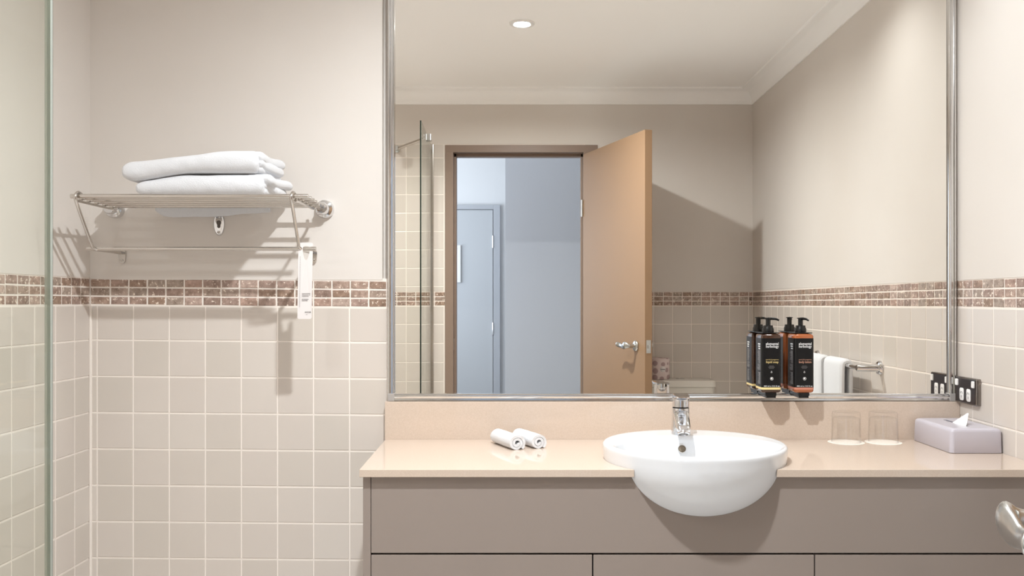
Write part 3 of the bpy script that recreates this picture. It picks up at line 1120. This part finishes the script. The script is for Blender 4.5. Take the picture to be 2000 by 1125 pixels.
# ------------------------------------------------------------------ power point
gp = thing('power_outlet', 'double black power outlet with chrome rim on the right wall', 'power outlet', (XR, -0.080, 1.0075))
W2, H2 = 0.0565, 0.0345
bm = NB(); rings = []
YZ = (Vector((0, 1, 0)), Vector((0, 0, 1)))
for xx_, ins in ((0.001, 0), (-.011, 0), (-.0125, .001), (-.0132, .0028), (-.0126, .0034)):
    rings.append(rrect((xx_, 0, 0), Y, Z, W2 + .0015 - ins, H2 + .0015 - ins, .004, 4))
loft(bm, rings)
obj('rim', bm, mat('dark_chrome', (150, 144, 140), 0.15, 1.0), gp, True)
bm = NB(); box(bm, -.0138, -.0110, -W2 + .003, W2 - .003, -H2 + .003, H2 - .003, .0006)
obj('face_plate', bm, brown_m, gp)
for s in (-1, 1):
    bm = NB()
    cy = -.0005 + s * .0185
    loft(bm, [rrect((x_, cy, -.0105), Y, Z, .0110 - i_, .0170 - i_, .006, 5) for x_, i_ in ((-.012, 0), (-.0146, 0), (-.0152, .0008))])
    so_ = obj('socket', bm, white_m, gp, True)
    bm = NB()
    for (dy, dz, an) in ((-.0042, .0045, -24), (.0042, .0045, 24), (0, -.0065, 0)):
        tmp = NB(); box(tmp, -.0154, -.0150, -.0008, .0008, -.0034, .0034)
        merge(bm, tmp, Matrix.Translation((0, cy + dy, -.0105 + dz)) @ Matrix.Rotation(math.radians(an), 4, 'X'))
    obj('socket_pins', bm, slot_m, so_)
    bm = NB()
    cy = s * .044
    loft(bm, [rrect((x_, cy, .0205), Y, Z, .0062 - i_, .0090 - i_, .0022, 3) for x_, i_ in ((-.012, 0), (-.0162, 0), (-.0172, .0008))])
    obj('switch', bm, white_m, gp, True)

# ------------------------------------------------------------------ fabric shapes
def fabric_noise(p, amp, sc_=14):
    return amp * noise.noise(Vector(p) * sc_)


def towel_block(name, x0, x1, y0, y1, zb, zt, lobes, label, group):
    """folded towel: closed smooth block whose right end shows its fold lobes; zb, zt functions of t=0..1"""
    bm = NB()
    rings = []
    NS = 60
    hy = (y1 - y0) / 2
    yc = (y0 + y1) / 2
    for i in range(NS + 1):
        t = i / NS
        x = x0 + (x1 - x0) * t
        e = 1.0
        rl = .028
        if (x - x0) < rl:
            q = 1 - (x - x0) / rl
            e = math.sqrt(max(0.0, 1 - q * q)) * .999 + .001
        rr_ = .018
        if (x1 - x) < rr_:
            q = 1 - (x1 - x) / rr_
            e = min(e, .55 + .45 * math.sqrt(max(0.0, 1 - q * q)))
        b, tp = zb(t), zt(t)
        hz = (tp - b) / 2 * (max(e, .02))
        zc_ = (tp + b) / 2
        hyy = hy * (.90 + .10 * e) * (1 if e > .05 else .8)
        ring = []
        for p in rrect((x, yc, zc_), Y, Z, hyy, hz, hz * .93, 7):
            d = fabric_noise(p, .0035, 11) + fabric_noise(p, .0012, 40)
            n_ = (p - Vector((x, yc, zc_)))
            n_ = n_.normalized() if n_.length > 1e-6 else Z
            ring.append(p + n_ * d * (1 if e > .3 else .3))
        rings.append(ring)
    loft(bm, rings)
    b, tp = zb(1), zt(1)
    H_ = tp - b
    for (zf, rf, ext, ya, yb) in lobes:
        zc_ = b + H_ * zf
        rz = H_ * rf
        rings = []
        M_ = 22
        for i in range(M_ + 1):
            t = i / M_
            y = y0 + ya + (y1 - y0 - ya - yb) * t
            en = min(1.0, math.sqrt(max(0, 1 - (1 - min(t, 1 - t) / .08) ** 2)) if min(t, 1 - t) < .08 else 1.0)
            en = max(en, .05)
            xr = x1 - .004 + ext + .004 * math.sin(t * 7 + zf * 9) + .006 * t
            xc = (xr + x1 - .05) / 2
            hx = (xr - (x1 - .05)) / 2
            zz = zc_ + .003 * math.sin(t * 5 + zf * 4)
            rings.append([p + Vector((fabric_noise(p, .002, 25), 0, fabric_noise(p, .002, 30))) for p in rrect((xc, y, zz), X, Z, hx * (.7 + .3 * en), rz * en, rz * en * .98, 6)])
        loft(bm, rings)
    o = obj(name, bm, towel_m, None, 'all')
    tag(o, label, 'towel', group)
    return o


ZS = 1.5185        # top of shelf bars
mix = lambda a, b, t: a + (b - a) * t
ss = lambda t: t * t * (3 - 2 * t)
towel_block('bath_towel', -0.998, -0.672, -0.255, -0.060, lambda t: ZS + .0005, lambda t: ZS + mix(.036, .054, ss(min(1, t * 2.5))),
            [(.80, .24, .020, .010, .0), (.46, .22, .012, .012, .004), (.18, .20, .004, .014, .004)],
            'folded white bath towel lying directly on the chrome shelf, lower of two', 'folded bath towels on the rack')
towel_block('bath_towel', -1.030, -0.684, -0.262, -0.055, lambda t: ZS + mix(.036, .0565, ss(min(1, max(0, t - .06) * 2.2))), lambda t: ZS + mix(.084, .1125, ss(min(1, t * 1.25))) + .002 * math.sin(t * 9),
            [(.76, .25, .012, .012, .0), (.42, .22, .018, .014, .010), (.17, .17, .006, .018, .02)],
            'folded white bath towel on top of the other towel on the rack', 'folded bath towels on the rack')
# bath mat sagging between wall and rear bar
bm = NB()
NX, rings = 40, []
for i in range(NX + 1):
    t = i / NX
    x = mix(-1.040, -0.722, t)
    sag = .0045 + .017 * math.sin(PI * min(1.0, t ** .6)) ** .8 * (1 - .25 * t) + .001 * math.sin(t * 14)
    if t < .06: sag *= .55 + .45 * t / .06
    yb_ = -0.012
    path = [(-0.052, ZS + .0026), (-0.040, ZS + .0026), (-0.031, ZS - .002), (-0.027, ZS - .008), (-0.026, ZS - .0135 - sag)]
    path2 = [(-0.016, ZS - .0135 - sag), (-0.014, ZS - .006), (-0.018, ZS + .005), (-0.030, ZS + .0125), (-0.052, ZS + .0135)]
    ring = [Vector((x, y, z)) for y, z in path + path2]
    ring = [p + Vector((0, 0, fabric_noise(p, .0012, 30))) for p in ring]
    rings.append(ring)
loft(bm, rings)

matobj = obj('bath_mat', bm, towel_m, None, 'all')
tag(matobj, 'thin white cloth drooping behind the rear bars of the towel rack', 'bath mat')

# ------------------------------------------------------------------ towel rack
tr_ = thing('towel_rack', 'chrome towel shelf of long bars with a lower rail on the left wall section', 'towel rack', (-0.86, 0, 1.5))
tr_['label'] = 'chrome wall rack with a barred towel shelf and a lower rail, left of the mirror'


def relr(o): return rel(o, tr_)


ys = [-0.278, -0.236, -0.194, -0.150, -0.104, -0.058]
for i, y in enumerate(ys):
    off = -0.010 * i / 5
    bm = NB()
    r0 = 0.0056 if i in (0, 5) else .0048
    z = 1.5125
    xa = (-1.142, -1.142, -1.144, -1.146, -1.148, -1.152)[i]
    xb = (-0.551, -0.553, -0.556, -0.560, -0.566, -0.572)[i]
    tube(bm, [(xa, y, z), (xb, y, z)], r0, 16)
    relr(obj('shelf_bar', bm, steel_m, tr_, True))
for sx_, xf in ((-1, -1.168), (1, -0.580)):
    # flange, boss and arm
    bm = NB()
    lathe(bm, [(0.0260, 0), (0.0260, 0.010), (0.0235, 0.016), (0.0180, 0.0185), (0.0165, 0.0190), (0.0165, 0.040), (0.0140, 0.043)], (xf + .006, 0, 1.509), X, Z, 32)
    relr(obj('wall_flange', bm, chrome_m, tr_, True))
    bm = NB()
    xa = xf + (.026 if sx_ < 0 else -.012)
    tube(bm, smooth_path([(xa - .012, -.038, 1.509), (xa, -.06, 1.505), (xa + .003, -.12, 1.5035), (xa + .008, -.270, 1.5035)], 6), .0038, 12)
    relr(obj('support_arm', bm, steel_m, tr_, True))
    # bent rod from the front bar to the lower rail
    bm = NB()
    xt, xb_ = (-1.124, -1.136) if sx_ < 0 else (-0.589, -0.599)
    tube(bm, smooth_path([(xt + .004, -.264, 1.5125), (xt + .002, -.268, 1.5185), (xt, -.279, 1.5215), (xt - .001, -.2905, 1.511), (xt - .001, -.286, 1.498), (mix(xt, xb_, .12), -.276, 1.485), (mix(xt, xb_, .5), -.2345, 1.442), (mix(xt, xb_, .88), -.194, 1.402), (xb_, -.183, 1.392), (xb_ + .006, -.172, 1.3855)], 6), .0042, 12)
    relr(obj('side_rod', bm, steel_m, tr_, True))
bm = NB(); tube(bm, [(-1.157, -.170, 1.388), (-0.558, -.170, 1.388)], .0053, 16)
relr(obj('lower_rail', bm, steel_m, tr_, True))
for xw, dx_ in ((-1.142, -.0), (-0.606, .0)):
    bm = NB()
    slab(bm, [(xw + a, -.0005, 1.378 + b) for a, b in [(.0105 * math.cos(PI * k / 10), .0075 + .0105 * math.sin(PI * k / 10)) for k in range(11)] + [(.0085 * math.cos(PI + PI * k / 10), -.0125 + .0085 * math.sin(PI + PI * k / 10)) for k in range(11)]], -.006, (0, 1, 0))
    lathe(bm, [(.0038, 0), (.0038, .002), (.002, .003)], (xw, -.006, 1.366), X, Z, 14)
    tube(bm, [(xw, -.004, 1.3865), (xw, -.166, 1.3875)], .0048, 12)
    relr(obj('wall_bracket', bm, steel_m, tr_, True))

# oval keyhole plate
kp = thing('keyhole_plate', 'oval chrome wall plate with a keyhole slot, below the rack shelf', 'wall plate', (-0.8705, 0, 1.4665))
bm = NB()
rings = []
for (a, b, y) in ((.0155, .0325, 0), (.0155, .0325, -.004), (.0140, .0308, -.006), (.0128, .0295, -.0055), (.0100, .0240, -.0062), (.001, .004, -.0062)):
    rings.append([Vector((a * math.cos(2 * PI * k / 40), y, b * math.sin(2 * PI * k / 40))) for k in range(40)])
loft(bm, rings)
obj('plate', bm, chrome_m, kp, True)
bm = NB()
slab(bm, [(.0068 * math.cos(math.radians(-50 + 280 * k / 16)), -.0060, .0045 + .0068 * math.sin(math.radians(-50 + 280 * k / 16))) for k in range(17)] + [(-.0042, -.0060, -.0085), (0, -.0060, -.0110), (.0042, -.0060, -.0085)], -.0012, (0, 1, 0))
obj('keyhole', bm, mat('keyhole_shade', (92, 84, 78), 0.6), kp)
for z in (.0225, -.0225):
    bm = NB(); lathe(bm, [(.0042, .005), (.0042, .0072), (.003, .0080), (.0018, .0072)], (0, 0, z), X, Z, 20)
    obj('screw', bm, steel_m, kp, True)

# ------------------------------------------------------------------ door hanger sign
hs = thing('door_hanger_sign', 'narrow white card sign hooked over the right end of the rack rail', 'sign', (-0.583, -.1775, 1.304), math.radians(2))
bm = NB()
HW, HH = .0185, .0995
SZ = .0842                       # height of the slit where the rail passes
path_ = [Vector((p.x, 0, p.z)) for p in rrect((0, 0, 0), X, Z, HW, HH, .005, 6)]
def dens(pts):
    out = []
    for p, q in zip(pts, pts[1:] + pts[:1]):
        n_ = max(1, int((q - p).length / .004))
        out += [p.lerp(q, k / n_) for k in range(n_)]
    return out
path_ = dens(path_)
# start just below the slit on the right edge and run clockwise to just above it
ang = lambda p: (math.atan2(p.z - SZ, p.x) + 2 * PI) % (2 * PI)
path_ = sorted(path_, key=lambda p: -ang(p))
path_ = [p for p in path_ if abs(p.z - SZ) > .0065 or p.x < 0]
outer = [Vector((HW, 0, SZ - .0065))] + path_ + [Vector((HW, 0, SZ + .0062))]
hole = []
for p in outer:
    a = math.atan2(p.z - SZ, p.x)
    dn = math.sin(a) < 0
    hole.append(Vector((.0015 + .0088 * math.cos(a), 0, SZ + (math.sin(a) * (.030 if dn else .0075)) + (-.004 if dn and math.cos(a) > .9 else 0))))
hole[0] = Vector((.0103, 0, SZ - .0065)); hole[-1] = Vector((.0103, 0, SZ + .0062))
fo = [bm.verts.new(p) for p in outer]; fh = [bm.verts.new(p) for p in hole]
bo_ = [bm.verts.new(p + Vector((0, .0008, 0))) for p in outer]; bh_ = [bm.verts.new(p + Vector((0, .0008, 0))) for p in hole]
for i in range(len(outer) - 1):
    for q in ((fo[i], fo[i + 1], fh[i + 1], fh[i]), (bo_[i], bh_[i], bh_[i + 1], bo_[i + 1]), (fo[i], bo_[i], bo_[i + 1], fo[i + 1]), (fh[i], fh[i + 1], bh_[i + 1], bh_[i])):
        bm.faces.new(q)
for i in (0, -1):
    bm.faces.new((fo[i], fh[i], bh_[i], bo_[i]))
for v in bm.verts:     # soft curl of the card
    v.co.y += .004 * ((v.co.z - .08) / .18) ** 2
    v.co.x += -.004 * (.1 - v.co.z) / .2
obj('card', bm, paper_m, hs)
bm = NB()
random.seed(5)


def ink(bm, x0, x1, z0, z1):
    zc_ = (z0 + z1) / 2
    dy = .004 * ((zc_ - .08) / .18) ** 2
    dx = -.004 * (.1 - zc_) / .2
    box(bm, x0 + dx, x1 + dx, -.0003 + dy, .0001 + dy, z0, z1)


for k in range(5):
    z = -.0335 - k * .0037 - (.004 if k > 2 else 0)
    xe = (.014, .014, .0105, .0100, .0070)[k]
    x = -.0075
    while x < xe:
        wd = random.uniform(.0016, .0038)
        ink(bm, x, min(x + wd, xe), z, z + (.0012 if k < 3 else .0016))
        x += wd + .0006
obj('printed_lines', bm, inkg_m, hs)
bm = NB()
z = -.068
while z < .062:
    wd = random.uniform(.0016, .0042)
    ink(bm, -.0142, -.0122, z, z + wd)
    z += wd + .0009
obj('vertical_print', bm, mat('pale_print', (196, 192, 192), 0.8), hs)
lt = text_mesh('logo_text', 'ACCOR', .0052, inkd_m, hs, (.0050, -.0002 + .004 * ((-.0825 - .08) / .18) ** 2 - .0004, -.0835), (PI / 2, 0, 0), bold=.0001, space=1.15, sx=.8)
bm = NB(); ink(bm, .0035, .0075, -.0885, -.0877)
obj('small_print', bm, inkg_m, hs)

# ------------------------------------------------------------------ rolled face towels
def rolled(name, p0, p1, r, turns, label, seed, flip=1):
    """p0 back end bottom, p1 front end bottom"""
    p0, p1 = Vector(p0), Vector(p1)
    d = (p1 - p0).normalized()
    side = Vector((d.y, -d.x, 0)) * flip
    bm = NB()
    NT, th = 90, r / (turns + .6)
    mid = []
    for i in range(NT + 1):
        t = i / NT
        a = 2 * PI * turns * t
        rad = th * .45 + (r - th * .5 - th * .45) * t
        mid.append((rad * math.cos(a + 3.0), rad * math.sin(a + 3.0)))
    # spiral strip with thickness: outline
    def strip(off):
        out = []
        for i, (a, b) in enumerate(mid):
            j0, j1 = max(i - 1, 0), min(i + 1, NT)
            tx, ty = mid[j1][0] - mid[j0][0], mid[j1][1] - mid[j0][1]
            L = math.hypot(tx, ty) or 1
            nx, ny = ty / L, -tx / L
            out.append((a + nx * off, b + ny * off))
        return out
    A, B = strip(th * .36), strip(-th * .36)
    loop = A + B[::-1]
    rings = []
    NL = 12
    for k in range(NL + 1):
        t = k / NL
        c = p0.lerp(p1, t) + Z * (r + .0006)
        e = 1 - .03 * (abs(2 * t - 1) ** 6)
        rings.append([c + side * (u * e * 1.04 + .0007 * noise.noise(Vector((u * 60, v * 60, t * 3 + seed)))) + Z * (v * e * .97 + .0007 * noise.noise(Vector((u * 50, t * 4, v * 60 + seed)))) + d * (.0015 * noise.noise(Vector((u * 80, v * 80, seed))) if k in (0, NL) else 0) for u, v in loop])
    vs = [[bm.verts.new(p) for p in rg] for rg in rings]
    n = len(loop)
    for k in range(NL):
        for j in range(n):
            q = (j + 1) % n
            bm.faces.new((vs[k][j], vs[k][q], vs[k + 1][q], vs[k + 1][j]))
    for rg in (vs[0], vs[-1]):
        for i in range(NT):
            bm.faces.new((rg[i], rg[i + 1], rg[n - 2 - i], rg[n - 1 - i]))
    low = min(v.co.z for v in bm.verts)
    for v in bm.verts:
        v.co.z -= low - p0.z + .0003
        v.co.z = max(v.co.z, p0.z + .0002)
    o = obj(name, bm, towel_m, None, 'all')
    me = o.data
    try:
        me.set_sharp_from_angle(angle=math.radians(55))
    except Exception:
        pass
    tag(o, label, 'towel', 'rolled face towels on the counter')


rolled('face_towel', (-0.088, -0.078, CT), (-0.032, -0.196, CT), 0.0260, 2.15, 'rolled white face towel on the counter, nearer the counter front edge', 1)
rolled('face_towel', (-0.030, -0.060, CT), (0.024, -0.176, CT), 0.0250, 2.15, 'rolled white face towel on the counter, nearer the basin', 5)

# ------------------------------------------------------------------ towel rail on the right wall (seen in the mirror)
rl = thing('towel_rail', 'chrome towel rail on the right wall, seen in the mirror', 'towel rail', (XR, -0.85, 1.025))
RX = 1.122
for y in (-0.535, -1.175):
    bm = NB()
    lathe(bm, [(.0245, 0), (.0245, .006), (.021, .011), (.0140, .0125), (.0135, .014), (.0115, .080), (.0095, .083)], (XR, y, 1.024), (0, 0, 1), (0, 1, 0), 32)
    bmesh.ops.recalc_face_normals(bm, faces=bm.faces)
    cx = sum(v.co.x for v in bm.verts) / len(bm.verts)
    if cx > XR:
        for v in bm.verts: v.co.x = 2 * XR - v.co.x
    rel(obj('wall_bracket', bm, chrome_m, rl, True), rl)
bm = NB(); tube(bm, [(RX, -0.53, 1.024), (RX, -1.18, 1.024)], .0075, 20)
rel(obj('rail', bm, chrome_m, rl, True), rl)
for (ya, yb_, lab, sd) in ((-0.825, -0.640, 'white hand towel hanging on the rail in the mirror, nearer the wall bracket', 0), (-1.060, -0.865, 'white hand towel hanging on the rail in the mirror, half behind the lotion bottle', 4)):
    bm = NB()
    NY = 26
    rings = []
    for i in range(NY + 1):
        t = i / NY
        y = mix(ya, yb_, t)
        th = .0105
        e = 1 - .5 * max(0, 1 - min(t, 1 - t) / .06) ** 2
        def pt(x, z, s):
            wv = .004 * math.sin(t * 8 + sd + z * 9) * min(1, (1.04 - z) * 5)
            return Vector((x + wv, y, z))
        o_, i_ = [], []
        ro, ri = .0085 + th * 1.5 * e, .0083
        for z in (.70, .76, .82, .88, .94, .99):
            o_.append(pt(RX - ro - (.012 * (1.03 - z)), z, 0))
        for k in range(9):
            a = PI - PI * k / 8
            o_.append(Vector((RX + ro * math.cos(a), y, 1.024 + ro * math.sin(a))))
        for z in (.99, .94, .88, .82, .76):
            o_.append(pt(RX + ro, z, 0))
        for z in (.76, .82, .88, .94, .99):
            i_.append(pt(RX + ri, z, 0))
        for k in range(9):
            a = PI * k / 8
            i_.append(Vector((RX + ri * math.cos(a), y, 1.024 + ri * math.sin(a))))
        for z in (.99, .94, .88, .82, .76, .70):
            i_.append(pt(RX - ri, z, 0))
        rings.append(o_ + i_)
    loft(bm, rings)
    tag(obj('hand_towel', bm, towel_m, None, True), lab, 'towel', 'hand towels on the rail')

# ------------------------------------------------------------------ shower screen
ss_ = thing('shower_screen', 'frameless shower glass panel at the left edge of the photo', 'shower screen', (-0.51, -1.9, 0))


def rels(o): return rel(o, ss_)


dirx = (-0.497 + 0.523) / (2.235 - 1.546)
def sxp(y): return -0.523 + (y + 2.235) * dirx
def sheet(bm, ya, yb, z0, z1, t):
    slab(bm, [(sxp(ya) - t / 2, ya, z0), (sxp(ya) + t / 2, ya, z0), (sxp(yb) + t / 2, yb, z0), (sxp(yb) - t / 2, yb, z0)], z1 - z0)
bm = NB(); sheet(bm, -2.225, -1.5506, .02, 2.078, .006)
rels(obj('glass_panel', bm, pane_m, ss_))
bm = NB(); sheet(bm, -1.5505, -1.5465, .02, 2.078, .006)
rels(obj('edge_glint', bm, edge_glint_m, ss_))  # strip paints the bright refraction line, not a separate glass part
bm = NB(); sheet(bm, -1.5464, -1.5459, .02, 2.078, .0058)
rels(obj('edge_face', bm, edge_dark_m, ss_))
bm = NB(); box(bm, -0.535, -0.511, -2.2385, -2.205, 0.0, 2.09, .003)
rels(obj('wall_channel', bm, steel_m, ss_))
bm = NB(); tube(bm, [(-0.713, -2.237, 2.068), (-0.508, -1.985, 2.086)], .0085, 14)
rels(obj('brace_bar', bm, steel_m, ss_, True))
bm = NB(); box(bm, -0.527, -0.497, -2.002, -1.968, 2.064, 2.100, .003)
rels(obj('glass_clamp', bm, nickel_m, ss_))
bm = NB(); lathe(bm, [(.020, 0), (.020, .006), (.012, .012), (.012, .028)], (-0.713, -2.2385, 2.068), (0, 0, 1), (1, 0, 0), 24)
rels(obj('wall_flange', bm, nickel_m, ss_, True))

# ------------------------------------------------------------------ toilet (cistern top seen in the mirror)
tl = thing('toilet', 'white toilet with a flat cistern lid, seen in the mirror behind the tap', 'toilet', (0.785, -2.13, 0))
def relt(o): return rel(o, tl)
TX0, TX1 = 0.602, 0.968
cx = (TX0 + TX1) / 2
bm = NB()
loft(bm, [rrect((cx, -2.150, z), X, Y, w_, d_, .03, 5) for z, w_, d_ in ((.40, .150, .070), (.44, .165, .078), (.70, .176, .082), (.806, .178, .083))])
relt(obj('cistern', bm, cist_m, tl, True))
bm = NB()
loft(bm, [rrect((cx, -2.148, z), X, Y, w_, d_, .03, 5) for z, w_, d_ in ((.8065, .180, .084), (.809, .184, .088), (.835, .183, .087), (.841, .178, .083), (.843, .16, .07))])
relt(obj('cistern_lid', bm, cist_m, tl, True))
for dx_ in (-.0035, .0195):
    bm = NB(); lathe(bm, [(.0105, 0), (.0105, .003), (.008, .005)], (cx + dx_ , -2.150, .843), X, Y, 20)
    relt(obj('flush_button', bm, chrome_m, tl, True))
bm = NB()
rings = []
for z, a, b, yc_ in ((0, .11, .20, -1.93), (.10, .10, .18, -1.93), (.20, .115, .20, -1.91), (.32, .165, .245, -1.88), (.385, .185, .265, -1.87), (.395, .180, .260, -1.87)):
    rings.append([Vector((cx + a * math.cos(2 * PI * k / 40), yc_ + b * math.sin(2 * PI * k / 40), z)) for k in range(40)])
loft(bm, rings)
relt(obj('pan', bm, cist_m, tl, 'all'))
bm = NB()
rings = []
for z, s in ((.3955, 1), (.400, 1.02), (.425, 1.02), (.432, .97)):
    rings.append([Vector((cx + .185 * s * math.cos(2 * PI * k / 40), -1.86 + .225 * s * math.sin(2 * PI * k / 40), z)) for k in range(40)])
loft(bm, rings)
relt(obj('seat_lid', bm, white_m, tl, True))

trl = thing('toilet_roll', 'toilet roll in pale wrapper with mauve spots, standing on the cistern lid', 'toilet roll', (0.682, -2.150, .8435))
bm = NB(); lathe(bm, [(.050, .0), (.054, .002), (.0555, .006), (.0555, .104), (.054, .108), (.050, .110), (.012, .108)], n=48)
obj('wrapper', bm, wrap_m, trl, True)
bm = NB()
d_ = .0561
rings = []
for rr_ in (.0001, .0150, .0152):
    ring = []
    for k in range(28):
        a = 2 * PI * k / 28
        x_ = .012 + rr_ * math.cos(a); z_ = .055 + rr_ * math.sin(a)
        ring.append(Vector((x_, math.sqrt(d_ ** 2 - x_ ** 2) - (0.0007 if rr_ > .015 else 0), z_)))
    rings.append(ring)
loft(bm, rings, False, False)
obj('sticker', bm, paper_m, trl, 'all')
bm = NB()
box(bm, .000, .024, .0540, .0566, .0515, .0545, .0008)
obj('sticker_mark', bm, inkd_m, trl)
